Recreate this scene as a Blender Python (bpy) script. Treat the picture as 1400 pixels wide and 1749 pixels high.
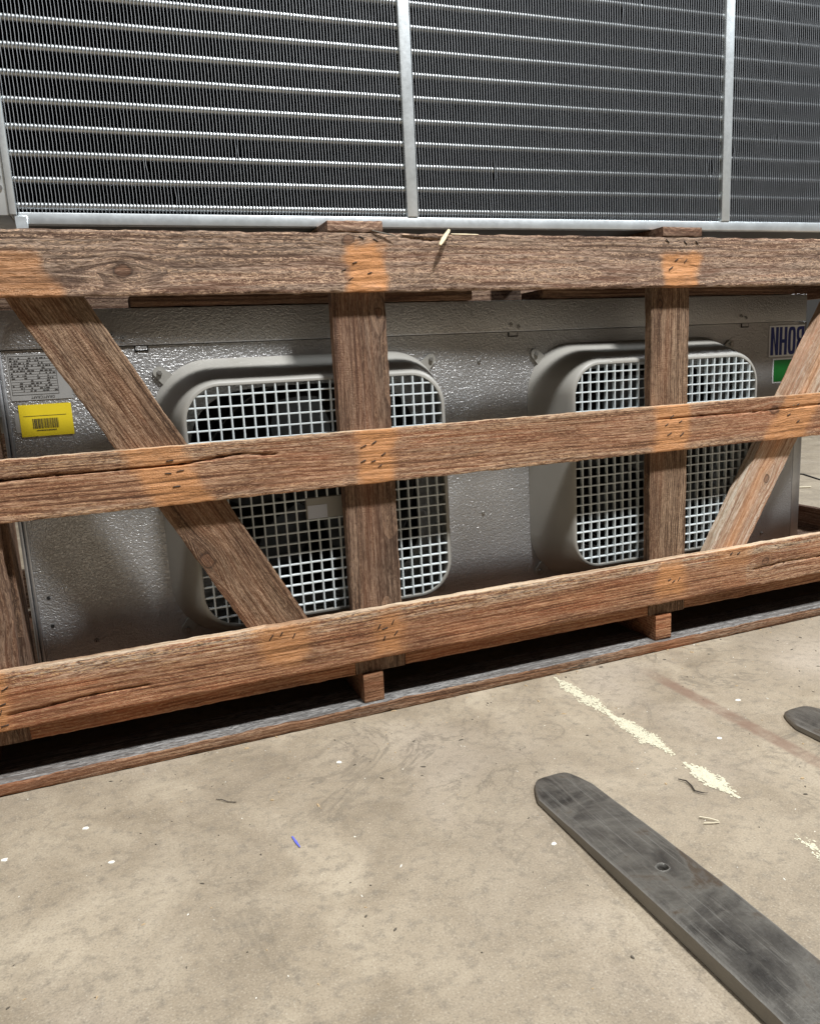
import bpy, bmesh, math, random
from mathutils import Vector, Matrix, noise
random.seed(7)
for o in list(bpy.data.objects): bpy.data.objects.remove(o)
S = bpy.context.scene
COL = S.collection
R = math.radians

# ------------------------------------------------------------------ camera
cd = bpy.data.cameras.new('camera'); cam = bpy.data.objects.new('camera', cd); COL.objects.link(cam)
cd.sensor_fit = 'HORIZONTAL'; cd.sensor_width = 36.0; cd.lens = 36.0*1311.3/1400.0
cd.clip_start = .02; cd.clip_end = 200
cam.rotation_mode = 'XYZ'
cam.rotation_euler = (1.3813, .0509, -.3788)
cam.location = (-.358, -1.2053, .602)
S.camera = cam

# ------------------------------------------------------------------ ambient and lamps of the hall
W = bpy.data.worlds.new('World'); S.world = W; W.use_nodes = True
bg = W.node_tree.nodes['Background']
bg.inputs[0].default_value = (1.0, .96, .9, 1); bg.inputs[1].default_value = .06
def lamp(name, loc, tgt, sx, sy, power, col):
    l = bpy.data.lights.new(name, 'AREA'); l.shape = 'RECTANGLE'; l.size = sx; l.size_y = sy
    l.energy = power; l.color = col
    o = bpy.data.objects.new(name, l); COL.objects.link(o); o.location = loc
    o.rotation_euler = (Vector(tgt)-Vector(loc)).to_track_quat('-Z', 'Y').to_euler()
    return o
lamp('hall_light', (.8, -1.82, 4.5), (.3, .1, .4), .45, .25, 365, (.97, .985, 1))
lamp('hall_light', (-2.6, -1.75, 4.6), (0, .1, .4), .5, .25, 60, (.96, .98, 1))
lamp('hall_light', (4.4, -1.7, 4.6), (1.2, .1, .4), .6, .3, 190, (.84, .92, 1))
lamp('hall_light', (5.2, 2.8, 4.6), (3.5, 2.2, 0), 1.2, .4, 200, (.96, .98, 1))
S.view_settings.view_transform = 'Standard'; S.view_settings.look = 'None'
S.view_settings.exposure = 0; S.view_settings.gamma = 1
S.view_settings.use_curve_mapping = False
S.render.engine = 'CYCLES'

# ------------------------------------------------------------------ helpers
def tag(o, label=None, cat=None, group=None, kind=None):
    if label: o['label'] = label
    if cat: o['category'] = cat
    if group: o['group'] = group
    if kind: o['kind'] = kind
    return o
def empty(name, loc=(0, 0, 0)):
    o = bpy.data.objects.new(name, None); COL.objects.link(o); o.location = loc
    o.empty_display_size = .05
    return o
def link(name, me, mat=None, parent=None):
    o = bpy.data.objects.new(name, me); COL.objects.link(o)
    if mat and not me.materials: me.materials.append(mat)
    if parent:
        o.parent = parent
    return o
def sharp(me, ang=35):
    me.polygons.foreach_set('use_smooth', [True]*len(me.polygons))
    me.set_sharp_from_angle(angle=R(ang))
def mesh(name, vs, fs, smooth=None):
    me = bpy.data.meshes.new(name); me.from_pydata(vs, [], fs); me.update()
    bm = bmesh.new(); bm.from_mesh(me); bmesh.ops.recalc_face_normals(bm, faces=bm.faces); bm.to_mesh(me); bm.free()
    if smooth: sharp(me, smooth)
    return me
def boxes(name, bl, bev=0.0, seg=1):
    bm = bmesh.new()
    for (x0, x1, y0, y1, z0, z1) in bl:
        m = Matrix.Translation(((x0+x1)/2, (y0+y1)/2, (z0+z1)/2)) @ Matrix.Diagonal((x1-x0, y1-y0, z1-z0, 1))
        bmesh.ops.create_cube(bm, size=1, matrix=m)
    if bev > 0: bmesh.ops.bevel(bm, geom=list(bm.edges), offset=bev, segments=seg, affect='EDGES', profile=.5)
    me = bpy.data.meshes.new(name); bm.to_mesh(me); bm.free()
    if bev > 0: sharp(me, 40)
    return me
def cyl(name, p0, p1, r0, r1=None, n=16, caps=True):
    p0 = Vector(p0); p1 = Vector(p1); r1 = r0 if r1 is None else r1
    d = (p1-p0).normalized(); a = d.orthogonal().normalized(); b = d.cross(a)
    vs = []
    for p, r in ((p0, r0), (p1, r1)):
        for k in range(n):
            t = 2*math.pi*k/n; vs.append(p+(a*math.cos(t)+b*math.sin(t))*r)
    fs = [(k, (k+1) % n, n+(k+1) % n, n+k) for k in range(n)]
    if caps: fs += [tuple(range(n)), tuple(range(n, 2*n))]
    return mesh(name, vs, fs, 40)
def tube(name, pts, r, n=6):
    vs = []; fs = []
    P = [Vector(p) for p in pts]
    for i, p in enumerate(P):
        d = (P[min(i+1, len(P)-1)]-P[max(i-1, 0)]).normalized(); a = d.orthogonal().normalized(); b = d.cross(a)
        rr = r[i] if isinstance(r, (list, tuple)) else r
        for k in range(n):
            t = 2*math.pi*k/n; vs.append(p+(a*math.cos(t)+b*math.sin(t))*rr)
    for i in range(len(P)-1):
        for k in range(n): fs.append((i*n+k, i*n+(k+1) % n, (i+1)*n+(k+1) % n, (i+1)*n+k))
    fs += [tuple(range(n)), tuple(range((len(P)-1)*n, len(P)*n))]
    return mesh(name, vs, fs, 60)
def sstep(a, b, x):
    t = min(1, max(0, (x-a)/(b-a))); return t*t*(3-2*t)
def nz(x, y, z=0.0): return noise.noise(Vector((x, y, z)))

# ------------------------------------------------------------------ node helpers
class NT:
    def __init__(s, name):
        s.m = bpy.data.materials.new(name); s.m.use_nodes = True; s.t = s.m.node_tree
        s.b = s.t.nodes['Principled BSDF']
    def n(s, typ, **kw):
        nd = s.t.nodes.new(typ)
        for k, v in kw.items(): setattr(nd, k, v)
        return nd
    def l(s, a, b): s.t.links.new(a, b)
    def put(s, sock, v):
        if isinstance(v, bpy.types.NodeSocket): s.l(v, sock)
        else: sock.default_value = v
    def attr(s, name, out='Fac'):
        a = s.n('ShaderNodeAttribute'); a.attribute_name = name; return a.outputs[out]
    def obj(s):
        return s.n('ShaderNodeTexCoord').outputs['Object']
    def scale(s, v, sc, off=(0, 0, 0)):
        m = s.n('ShaderNodeMapping'); s.l(v, m.inputs[0]); m.inputs['Scale'].default_value = sc; m.inputs['Location'].default_value = off
        return m.outputs[0]
    def noise(s, v, scale=1, detail=4, rough=.55, dist=0, lac=2):
        t = s.n('ShaderNodeTexNoise'); s.l(v, t.inputs['Vector']); t.inputs['Scale'].default_value = scale
        t.inputs['Detail'].default_value = detail; t.inputs['Roughness'].default_value = rough; t.inputs['Distortion'].default_value = dist
        return t.outputs['Fac']
    def ramp(s, f, stops, interp='LINEAR'):
        r = s.n('ShaderNodeValToRGB'); s.l(f, r.inputs[0]); r.color_ramp.interpolation = interp
        e = r.color_ramp.elements
        while len(e) < len(stops): e.new(.5)
        for i, (p, c) in enumerate(stops):
            e[i].position = p; e[i].color = (c, c, c, 1) if isinstance(c, (int, float)) else (*c, 1)
        return r.outputs[0]
    def mix(s, f, a, b, mode='MIX'):
        m = s.n('ShaderNodeMix', data_type='RGBA', blend_type=mode); s.put(m.inputs[0], f)
        s.put(m.inputs[6], a if isinstance(a, bpy.types.NodeSocket) else (*a, 1)); s.put(m.inputs[7], b if isinstance(b, bpy.types.NodeSocket) else (*b, 1))
        return m.outputs[2]
    def math(s, op, a, b=0.0, c=None, clamp=False):
        m = s.n('ShaderNodeMath', operation=op, use_clamp=clamp); s.put(m.inputs[0], a); s.put(m.inputs[1], b)
        if c is not None: s.put(m.inputs[2], c)
        return m.outputs[0]
    def bump(s, h, strength=.5, dist=.001, normal=None):
        b = s.n('ShaderNodeBump'); s.l(h, b.inputs['Height']); b.inputs['Strength'].default_value = strength; b.inputs['Distance'].default_value = dist
        if normal: s.l(normal, b.inputs['Normal'])
        return b.outputs[0]
    def fin(s, color=None, rough=None, metal=None, normal=None, spec=None):
        if color is not None: s.put(s.b.inputs['Base Color'], color if isinstance(color, bpy.types.NodeSocket) else (*color, 1))
        if rough is not None: s.put(s.b.inputs['Roughness'], rough)
        if metal is not None: s.put(s.b.inputs['Metallic'], metal)
        if normal is not None: s.l(normal, s.b.inputs['Normal'])
        if spec is not None: s.put(s.b.inputs['Specular IOR Level'], spec)
        return s.m

def wood(name, dark, mid, light, grey, ring=.0055, fibre=.8, bumpd=.0024, orange=(.5, .228, .088)):
    t = NT(name)
    g = t.attr('grain', 'Vector')
    warp = t.noise(t.scale(g, (7, 22, 22)), 1, 3)
    broad = t.noise(t.scale(g, (1.6, 16, 16)), 1, 3)
    streak = t.noise(t.scale(g, (5, 160, 160)), 1, 5, .6, .4)
    fib = t.noise(t.scale(g, (55, 330, 330)), 1, 4, .65, 1.2)
    torn = t.noise(t.scale(g, (85, 230, 230)), 1, 5, .7, 2.2)
    wv = t.n('ShaderNodeTexWave', wave_type='BANDS', bands_direction='Y', wave_profile='SAW')
    t.l(t.attr('ring', 'Vector'), wv.inputs['Vector']); wv.inputs['Scale'].default_value = .314/ring
    wv.inputs['Distortion'].default_value = 1.2; wv.inputs['Detail'].default_value = 3; wv.inputs['Detail Scale'].default_value = 1.5
    wave = wv.outputs['Fac']
    f = t.math('ADD', t.math('MULTIPLY', streak, .66), t.math('MULTIPLY', wave, .13))
    f = t.math('ADD', f, t.math('MULTIPLY', fib, .31))
    base = t.ramp(f, [(.46, dark), (.55, mid), (.65, light)])
    red = tuple(c*k for c, k in zip(mid, (1.35, 1.02, .85)))
    base = t.mix(t.ramp(broad, [(.42, 0.0), (.62, .6)]), base, red)
    base = t.mix(t.ramp(warp, [(.45, 0.0), (.66, .6)]), base, dark)
    base = t.mix(t.ramp(streak, [(.32, .5), (.43, 0.0)]), base, tuple(c*.4 for c in dark))
    # weathered grey fibres
    wear = t.attr('wear')
    gm = t.math('MULTIPLY', t.ramp(streak, [(.42, .15), (.56, 1.0)]), wear, clamp=True)
    greyc = t.ramp(fib, [(.4, tuple(c*.22 for c in grey)), (.49, grey), (.6, tuple(min(.75, c*2.1) for c in grey))])
    base = t.mix(gm, base, greyc)
    # torn pale fibres on the raised rings
    tm = t.math('MULTIPLY', t.ramp(torn, [(.5, 0.0), (.58, 1.0)]), t.ramp(wave, [(.3, .12), (.6, 1.0)]))
    tm = t.math('MULTIPLY', tm, t.math('ADD', fibre*.45, t.math('MULTIPLY', wear, fibre)), clamp=True)
    base = t.mix(tm, base, tuple(min(.62, c*1.45+k) for c, k in zip(light, (.07, .05, .025))))
    # fresh orange wood round the fixings
    pt = t.attr('patch')
    pm = t.math('MULTIPLY', pt, t.ramp(t.noise(t.scale(g, (40, 90, 90)), 1, 4), [(.3, .7), (.5, 1.0)]), clamp=True)
    oc = t.ramp(f, [(.42, tuple(c*.45 for c in orange)), (.54, orange), (.68, tuple(min(.8, c*1.4+.05) for c in orange))])
    base = t.mix(pm, base, oc)
    # knots
    k = t.attr('knot')
    base = t.mix(t.ramp(k, [(.0, 0.0), (.15, .7), (.3, .75), (.5, .6), (1, .7)]), base, t.mix(t.ramp(k, [(.15, 0.0), (.4, 1.0)]), (.028, .014, .009), t.ramp(fib, [(.4, (.09, .04, .022)), (.6, (.24, .12, .065))])))
    base = t.mix(t.math('MULTIPLY', t.attr('fresh'), .85, clamp=True), base, t.ramp(f, [(.42, (.3, .2, .12)), (.56, (.5, .385, .26)), (.7, (.62, .5, .36))]))  # sawn top edge: pale wood plus lamplight painted into the colour
    h = t.math('ADD', t.math('MULTIPLY', torn, .55), t.math('MULTIPLY', streak, .6))
    sw = t.n('ShaderNodeTexWave', wave_type='BANDS', bands_direction='X'); t.l(g, sw.inputs['Vector']); sw.inputs['Scale'].default_value = .314/.0042
    sw.inputs['Distortion'].default_value = 9; sw.inputs['Detail'].default_value = 3; sw.inputs['Detail Scale'].default_value = 1.6
    h = t.math('ADD', h, t.math('MULTIPLY', sw.outputs['Fac'], t.math('MULTIPLY', t.ramp(warp, [(.42, .22), (.52, 0.0)]), .4)))
    h = t.math('ADD', h, t.math('MULTIPLY', wave, .2)); h = t.math('ADD', h, t.math('MULTIPLY', fib, .35))
    return t.fin(base, .78, 0, t.bump(h, 1.0, bumpd), .25)

M = {}
M['rail'] = wood('weathered_grey_brown_wood', (.075, .042, .028), (.18, .104, .068), (.31, .205, .14), (.225, .168, .125), ring=.009, fibre=.9)
M['rail_red'] = wood('red_brown_wood', (.125, .046, .021), (.315, .125, .055), (.45, .225, .115), (.33, .25, .18), fibre=.75)
M['rail_tan'] = wood('warm_tan_brown_wood', (.11, .045, .022), (.275, .118, .057), (.42, .225, .125), (.31, .232, .16), ring=.004, fibre=.75)
M['post'] = wood('dark_brown_wood', (.062, .033, .02), (.14, .075, .045), (.24, .148, .094), (.18, .132, .095), ring=.0075, fibre=.4)
M['brace'] = wood('ridged_tan_wood', (.062, .032, .018), (.175, .098, .056), (.3, .19, .115), (.22, .16, .11), ring=.0048, fibre=.45, bumpd=.0034)
M['pale'] = wood('pale_wood_with_rusty_heart', (.27, .15, .09), (.42, .27, .175), (.52, .39, .285), (.48, .4, .33), ring=.012, fibre=.3)
M['end'] = wood('dirty_sawn_wood', (.1, .045, .022), (.25, .118, .058), (.38, .215, .12), (.15, .115, .085), fibre=.25)
M['dusty'] = wood('dusty_dark_wood', (.08, .073, .066), (.13, .12, .11), (.18, .168, .155), (.15, .143, .135), fibre=.1, bumpd=.0006)

def steel(name, col, rough, metal=1.0, spots=.12, bscale=None, bd=.0004):
    t = NT(name); o = t.obj()
    a = t.noise(o, 22, 6, .65); b = t.noise(o, 160, 4)
    c = t.mix(t.ramp(a, [(.35, 0.0), (.65, 1.0)]), tuple(x*(1-spots) for x in col), tuple(min(1, x*(1+spots)) for x in col))
    r = t.math('ADD', rough-.08, t.math('MULTIPLY', b, .16))
    return t.fin(c, r, metal, t.bump(t.noise(o, bscale or 90, 4), .25, bd))
# embossed aluminium cabinet skin
t = NT('embossed_aluminium'); o = t.obj()
ow = t.scale(o, (1, 1, 1.25))
e1 = t.noise(ow, 210, 2.5, .55, .9); e2 = t.noise(ow, 95, 2, .5, .3); e3 = t.noise(o, 5, 3)
h = t.math('ADD', t.ramp(e1, [(.36, 0.0), (.62, 1.0)]), t.math('MULTIPLY', e2, .7))
col = t.mix(t.ramp(e3, [(.3, 0.0), (.7, 1.0)]), (.37, .362, .352), (.46, .455, .45))
M['panel'] = t.fin(col, .35, .68, t.bump(h, .58, .0011))
M['casing'] = steel('cabinet_sheet', (.3, .29, .28), .5, .8)
M['flange'] = steel('smooth_aluminium_edge', (.42, .42, .42), .4, .85)
M['galv'] = steel('galvanised_steel', (.78, .82, .83), .42, .75, .1)
M['fin'] = steel('shaded_aluminium_fin', (.17, .175, .185), .45, .7, .1)  # side faces darkened: shade of the fin gaps put into the colour
M['fin_edge'] = steel('lit_fin_edge', (.46, .48, .5), .45, .35, .08)  # same fins, front edges painted lighter as if catching the light
M['tube'] = steel('bright_tube', (.46, .48, .48), .44, 1.0, .05)
M['screw'] = steel('screw_steel', (.4, .39, .37), .4, .9)
M['slot'] = NT('dark_slot').fin((.012, .011, .01), .9)
t = NT('grey_guard_plastic'); o = t.obj()
M['guard'] = t.fin(t.mix(t.noise(o, 14, 5), (.25, .238, .21), (.31, .297, .266)), .48, 0, t.bump(t.noise(o, 600, 2), .12, .0003), .4)
M['grille'] = NT('pale_grille_plastic').fin((.56, .6, .6), .42, 0, None, .4)
M['blade'] = steel('fan_blade_aluminium', (.13, .13, .13), .4, .7)
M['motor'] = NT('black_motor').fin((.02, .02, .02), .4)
M['inside'] = NT('dark_cabinet_inside').fin((.07, .067, .062), .6)
M['yellow'] = NT('yellow_paper'); tt = M['yellow']; M['yellow'] = tt.fin(tt.mix(tt.noise(tt.obj(), 40, 4), (.66, .49, .01), (.74, .57, .015)), .55)
M['ink'] = NT('black_ink').fin((.025, .022, .02), .6)
tt = NT('label_film'); M['label'] = tt.fin(tt.mix(tt.noise(tt.obj(), 30, 4), (.34, .33, .31), (.42, .41, .39)), .35, .3)
M['white_label'] = NT('white_label').fin((.72, .74, .76), .4)
M['motor_label'] = NT('grey_sticker').fin((.46, .48, .54), .4)
M['blue_ink'] = NT('blue_ink').fin((.012, .022, .16), .4)
M['green_ink'] = NT('green_ink').fin((.008, .16, .025), .4)
M['staple'] = NT('rusty_staple').fin((.02, .015, .012), .6, .3)
M['splinter'] = NT('pale_splinter'); tt = M['splinter']; M['splinter'] = tt.fin(tt.mix(tt.noise(tt.scale(tt.obj(), (60, 60, 12)), 6, 4), (.5, .38, .22), (.74, .63, .44)), .8)
M['blue'] = NT('blue_plastic').fin((.13, .15, .58), .5)
M['twig'] = NT('dark_twig').fin((.055, .045, .035), .7)
M['straw'] = NT('dry_straw').fin((.62, .55, .4), .7)
M['chalk'] = NT('white_fleck').fin((.74, .71, .62), .8)
M['grit'] = NT('dark_grit').fin((.09, .075, .055), .8)
M['tan_chip'] = NT('wood_chip_tan').fin((.42, .3, .17), .8)
tt = NT('cream_paint'); M['cream'] = tt.fin(tt.mix(tt.noise(tt.obj(), 300, 3), (.68, .62, .42), (.82, .78, .6)), .7)

# forged steel of the forks
t = NT('worn_fork_steel'); o = t.obj()
a = t.noise(o, 9, 7, .65, .8); b = t.noise(t.scale(o, (150, 12, 60)), 1, 6, .7, .6); c3 = t.noise(o, 240, 3)
c = t.ramp(a, [(.36, (.03, .027, .023)), (.45, (.075, .068, .058)), (.54, (.13, .12, .102)), (.6, (.085, .062, .042)), (.68, (.125, .115, .1))])
c = t.mix(t.ramp(b, [(.53, 0.0), (.66, .6)]), c, (.19, .178, .155))
c = t.mix(t.ramp(c3, [(.55, 0.0), (.75, .5)]), c, (.07, .06, .055))
pn = t.n('ShaderNodeNewGeometry').outputs['Pointiness']
c = t.mix(t.ramp(pn, [(.515, 0.0), (.56, .75)]), c, (.3, .285, .255))
sc = t.noise(t.scale(o, (420, 7, 100)), 1, 3, .6)
c = t.mix(t.ramp(sc, [(.6, 0.0), (.68, .35)]), c, (.26, .25, .225))
M['fork'] = t.fin(c, t.ramp(b, [(.3, .62), (.7, .42)]), .45, t.bump(t.math('ADD', t.math('ADD', b, a), t.math('MULTIPLY', c3, .5)), .6, .0016))

# concrete floor
t = NT('dusty_concrete'); o = t.obj()
big = t.noise(o, 1.7, 5, .6, .5); med = t.noise(o, 7, 7, .62, .6); fine = t.noise(o, 60, 6, .65); vf = t.noise(o, 420, 4, .6)
c = t.ramp(med, [(.3, (.195, .155, .106)), (.47, (.285, .231, .162)), (.6, (.345, .285, .204)), (.75, (.4, .335, .245))])
c = t.mix(t.ramp(big, [(.45, 0.0), (.62, .55)]), c, (.25, .204, .148))
c = t.mix(t.ramp(t.noise(o, 3.1, 4, .55, .3), [(.52, 0.0), (.72, .6)]), c, (.34, .285, .225))
c = t.mix(t.ramp(fine, [(.3, .75), (.5, 0.0)]), c, (.17, .143, .108))
c = t.mix(t.ramp(vf, [(.3, .5), (.48, 0.0), (.56, 0.0), (.72, .45)]), c, t.mix(t.ramp(vf, [(.45, 0.0), (.55, 1.0)]), (.12, .1, .075), (.5, .45, .36)))
# dark scuffs: ridged noise
rd = t.math('ABSOLUTE', t.math('SUBTRACT', t.noise(o, 4.2, 6, .6, 1.5), .5))
c = t.mix(t.math('MULTIPLY', t.ramp(rd, [(0, .55), (.02, 0.0)]), t.ramp(t.noise(o, 2.3, 3), [(.45, 0.0), (.62, 1.0)])), c, (.13, .108, .08))
# pale paint specks
vo = t.n('ShaderNodeTexVoronoi', feature='F1'); t.l(o, vo.inputs['Vector']); vo.inputs['Scale'].default_value = 34; vo.inputs['Randomness'].default_value = 1
sep = t.n('ShaderNodeSeparateColor'); t.l(vo.outputs['Color'], sep.inputs[0])
rad = t.math('MULTIPLY', t.math('POWER', sep.outputs[0], 6), .05)
dd = t.math('ADD', vo.outputs['Distance'], t.math('MULTIPLY', t.math('SUBTRACT', vf, .5), .07))
c = t.mix(t.math('LESS_THAN', dd, rad), c, (.7, .66, .54))
# the faded red line
sx = t.n('ShaderNodeSeparateXYZ'); t.l(o, sx.inputs[0])
ed = t.math('ABSOLUTE', t.math('SUBTRACT', t.math('ADD', sx.outputs[0], t.math('MULTIPLY', t.math('SUBTRACT', fine, .5), .012)), .553))
lm = t.math('MULTIPLY', t.ramp(ed, [(.010, 1.0), (.017, 0.0)]), t.ramp(t.math('MULTIPLY', sx.outputs[1], -1), [(.05, 0.0), (.14, .8), (.38, .8), (.6, 0.0)]))
lm = t.math('MULTIPLY', lm, t.ramp(t.noise(o, 26, 5), [(.3, .35), (.55, 1.0)]))
c = t.mix(lm, c, (.185, .115, .08))
hh = t.math('ADD', t.math('MULTIPLY', fine, .5), t.math('MULTIPLY', vf, .22)); hh = t.math('ADD', hh, t.math('MULTIPLY', rd, .6))
M['floor'] = t.fin(c, t.ramp(med, [(.3, .62), (.7, .78)]), 0, t.bump(hh, .35, .0022), .35)

# ------------------------------------------------------------------ floor
def grid_mesh(name, xs, ys, zf):
    vs = [(x, y, zf(x, y)) for y in ys for x in xs]; n = len(xs)
    fs = [(j*n+i, j*n+i+1, (j+1)*n+i+1, (j+1)*n+i) for j in range(len(ys)-1) for i in range(n-1)]
    return mesh(name, vs, fs, 80)
xs = [-14, -6, -3, -1.5]+[-.9+i*.06 for i in range(60)]+[3.2, 5, 9, 16]
ys = [-12, -6, -3, -1.6]+[-1.0+i*.06 for i in range(22)]+[.5, 1, 2, 4, 8, 16]
floor = link('floor', grid_mesh('floor', xs, ys, lambda x, y: -.0004+.0003*nz(x*3, y*3) if abs(x) < 3 and -1.2 < y < .4 else -.0004), M['floor'])
tag(floor, kind='structure')

def paint_dash(y0, y1, dens, seed):
    st = .0011; vs = []; fs = []
    x = .352
    while x < .412:
        y = y0
        while y < y1:
            t1 = (y-y0)/(y1-y0)
            cx = .381+.006*nz(y*14, seed)
            ww = .0155*min(1, 2.2*t1+.35)*min(1, (1-t1)*3.5+.2)*(1+.4*nz(y*30, seed, 3))
            e = abs(x-cx)/max(ww, .001)
            v = noise.fractal(Vector((x*260, y*190, seed)), .8, 2, 4)*.75+nz(x*60, y*45, seed)*.35
            if e < 1.15 and v > (e*e*.75-.3-dens+.6*max(0, abs(t1-.5)*2-.35)):
                i = len(vs); j = .0004
                for (a, b) in ((0, 0), (st, 0), (st, st), (0, st)):
                    vs.append((x+a+random.uniform(-j, j), y+b+random.uniform(-j, j)  , .0003))
                fs.append((i, i+1, i+2, i+3))
            y += st
        x += st
    vs = [(a, b, c+seed*.00004) for a, b, c in vs]
    me = bpy.data.meshes.new('paint_dash'); me.from_pydata(vs, [], fs); me.update()
    return me
for y0, y1, dn, sd, lb in ((-.215, -.008, .12, 1.3, 'cream paint flakes of the dash nearest the crate'), (-.345, -.18, .2, 4.1, 'cream paint flakes of the middle dash'),
                       (-.475, -.368, .32, 8.2, 'densest cream paint dash with a sharp end'), (-.66, -.56, -.28, 2.2, 'almost worn away cream paint dash')):
    d = link('paint_dash', paint_dash(y0, y1, dn, sd), M['cream'], floor); d['label'] = lb
# crack in the concrete behind the crate
crk = link('floor_crack', tube('floor_crack', [(2.62, 1.58, .0), (2.66, 1.45, .001), (2.6, 1.32, .001), (2.55, 1.2, 0)], [.004, .006, .005, .001], 4), M['slot'], floor)

# ------------------------------------------------------------------ boards
def board(name, parent, O, U, V, L, Wd, T, mat, seed, du=.005, dv=.0025, knots=(), patch=None, cracks=(), wear=None, rag=.0012, rough=.0006, bow=.03, cup=0.0, cath=0.0, ringf=None, fresh=0.0):
    O = Vector(O); U = Vector(U).normalized(); V = Vector(V).normalized(); N = U.cross(V)
    nu = max(2, int(L/du)); nv = max(2, int(Wd/dv)); nb = 3
    prof = [(Wd*i/nv, 0.0, True) for i in range(nv+1)]+[(Wd, -.0022, False), (Wd, -T+.001, False)]+[(Wd*(1-i/nb), -T, False) for i in range(nb+1)]
    npf = len(prof); vs = []; G = []; PA = []; WE = []; KN = []; RG = []; FR = []
    for i in range(nu+1):
        u = L*i/nu
        er0 = rag*(nz(u*30, seed*3.1)+.6*nz(u*110, seed*1.7)); er1 = rag*(nz(u*30, seed*5.3)+.6*nz(u*110, seed*2.7))
        bw = bow*nz(u*.9, seed*7.7)
        for v, w, fr in prof:
            vv = v+er0*max(0, 1-v/.008)+er1*max(0, 1-(Wd-v)/.008)
            ww = w
            gv = v+bw*.5
            rg = v+bw+.012*nz(u*2.3, v*9, seed)
            if ringf: rg = ringf(u, v, w)
            elif cath: rg = rg*(1-cath)+cath*(((v-Wd*.5+.035*nz(u*.9, seed*2.1))**2)/.06+.22*v+.014*u+.012*nz(u*1.6, seed+2)+.005*nz(u*9, v*25, seed))
            kn = 0.0
            for (ku, kv, kr) in knots:
                a = u-ku; b = v-kv; d2 = math.hypot(a*.8, b)*(1+.28*nz(u*140, v*140, seed))
                sh = (1 if b > 0 else -1)*kr*1.5*math.exp(-abs(b)/(2.2*kr))*math.exp(-(a/(3.4*kr))**2)
                gv -= sh; rg -= sh
                if d2 < kr: kn = max(kn, 1-d2/kr)
            if fr:
                if v < 1e-6 or v > Wd-1e-6: ww -= .0012
                ww += rough*(nz(u*60, v*420, seed)+.7*nz(u*16, v*120, seed+9))+.0009*nz(u*3, v*22, seed+4)
                ww += cup*((v/Wd-.5)**2)
                for cr in cracks:
                    wd, dp = cr[0], cr[1]; pl = cr[2]
                    for (u0, v0), (u1, v1) in zip(pl, pl[1:]):
                        if min(u0, u1)-.004 <= u <= max(u0, u1)+.004:
                            tt_ = 0 if abs(u1-u0) < 1e-6 else min(1, max(0, (u-u0)/(u1-u0)))
                            dvv = abs(v-(v0+(v1-v0)*tt_)-.0009*nz(u*90, seed)) if abs(u1-u0) > abs(v1-v0)*.3 else max(abs(u-u0-(u1-u0)*((v-v0)/(v1-v0+1e-9))), 0 if min(v0, v1) < v < max(v0, v1) else 1)
                            if dvv < wd*2.2: ww = min(ww, ww-dp*math.exp(-(dvv/wd)**2))
                    # taper by design
            p = O+U*u+V*vv+N*ww
            vs.append(p); G.extend((u+seed*3.7, gv+seed*.37, w+seed*.9))
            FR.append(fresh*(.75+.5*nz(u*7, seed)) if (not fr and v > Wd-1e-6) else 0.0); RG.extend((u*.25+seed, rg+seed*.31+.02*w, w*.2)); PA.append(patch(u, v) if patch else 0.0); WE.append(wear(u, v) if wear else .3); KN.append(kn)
    fs = []
    for i in range(nu):
        for k in range(npf):
            k2 = (k+1) % npf
            fs.append((i*npf+k, i*npf+k2, (i+1)*npf+k2, (i+1)*npf+k))
    fs += [tuple(range(npf)), tuple(range(nu*npf, (nu+1)*npf))]
    me = bpy.data.meshes.new(name); me.from_pydata(vs, [], fs); me.update()
    bm = bmesh.new(); bm.from_mesh(me); bmesh.ops.recalc_face_normals(bm, faces=bm.faces); bm.to_mesh(me); bm.free()
    a = me.attributes.new('grain', 'FLOAT_VECTOR', 'POINT'); a.data.foreach_set('vector', G); a = me.attributes.new('ring', 'FLOAT_VECTOR', 'POINT'); a.data.foreach_set('vector', RG)
    for nme, arr in (('patch', PA), ('wear', WE), ('knot', KN), ('fresh', FR)):
        a = me.attributes.new(nme, 'FLOAT', 'POINT'); a.data.foreach_set('value', arr)
    sharp(me, 50)
    return link(name, me, mat, parent)

crate = empty('shipping_crate')
tag(crate, 'open crate of rough reddish-brown boards standing on skids around the metal cabinet', 'crate')
X0 = -.64; RL = 2.14; RT = .019; RW = .089
def quad_patch(ps, soft=.006, seed=0):
    # ps: list of (x_lo_bottom, x_hi_bottom, x_lo_top, x_hi_top, v0, v1, strength)
    def f(u, v):
        x = u+X0; m = 0
        jit = .010*nz(u*28, v*28, seed)+.006*nz(u*80, v*90, seed)+.003*nz(u*200, v*300, seed)
        for (a, b, c, d, v0, v1, st) in ps:
            k = v/RW; lo = a+(c-a)*k; hi = b+(d-b)*k
            q = sstep(lo-soft, lo+soft, x+jit)*(1-sstep(hi-soft, hi+soft, x+jit))*sstep(v0-soft, v0+soft, v+jit)*(1-sstep(v1-soft, v1+soft, v+jit))
            m = max(m, q*st)
        return m
    return f
ZT, ZM, ZL = .721, .4106, .1019
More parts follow.
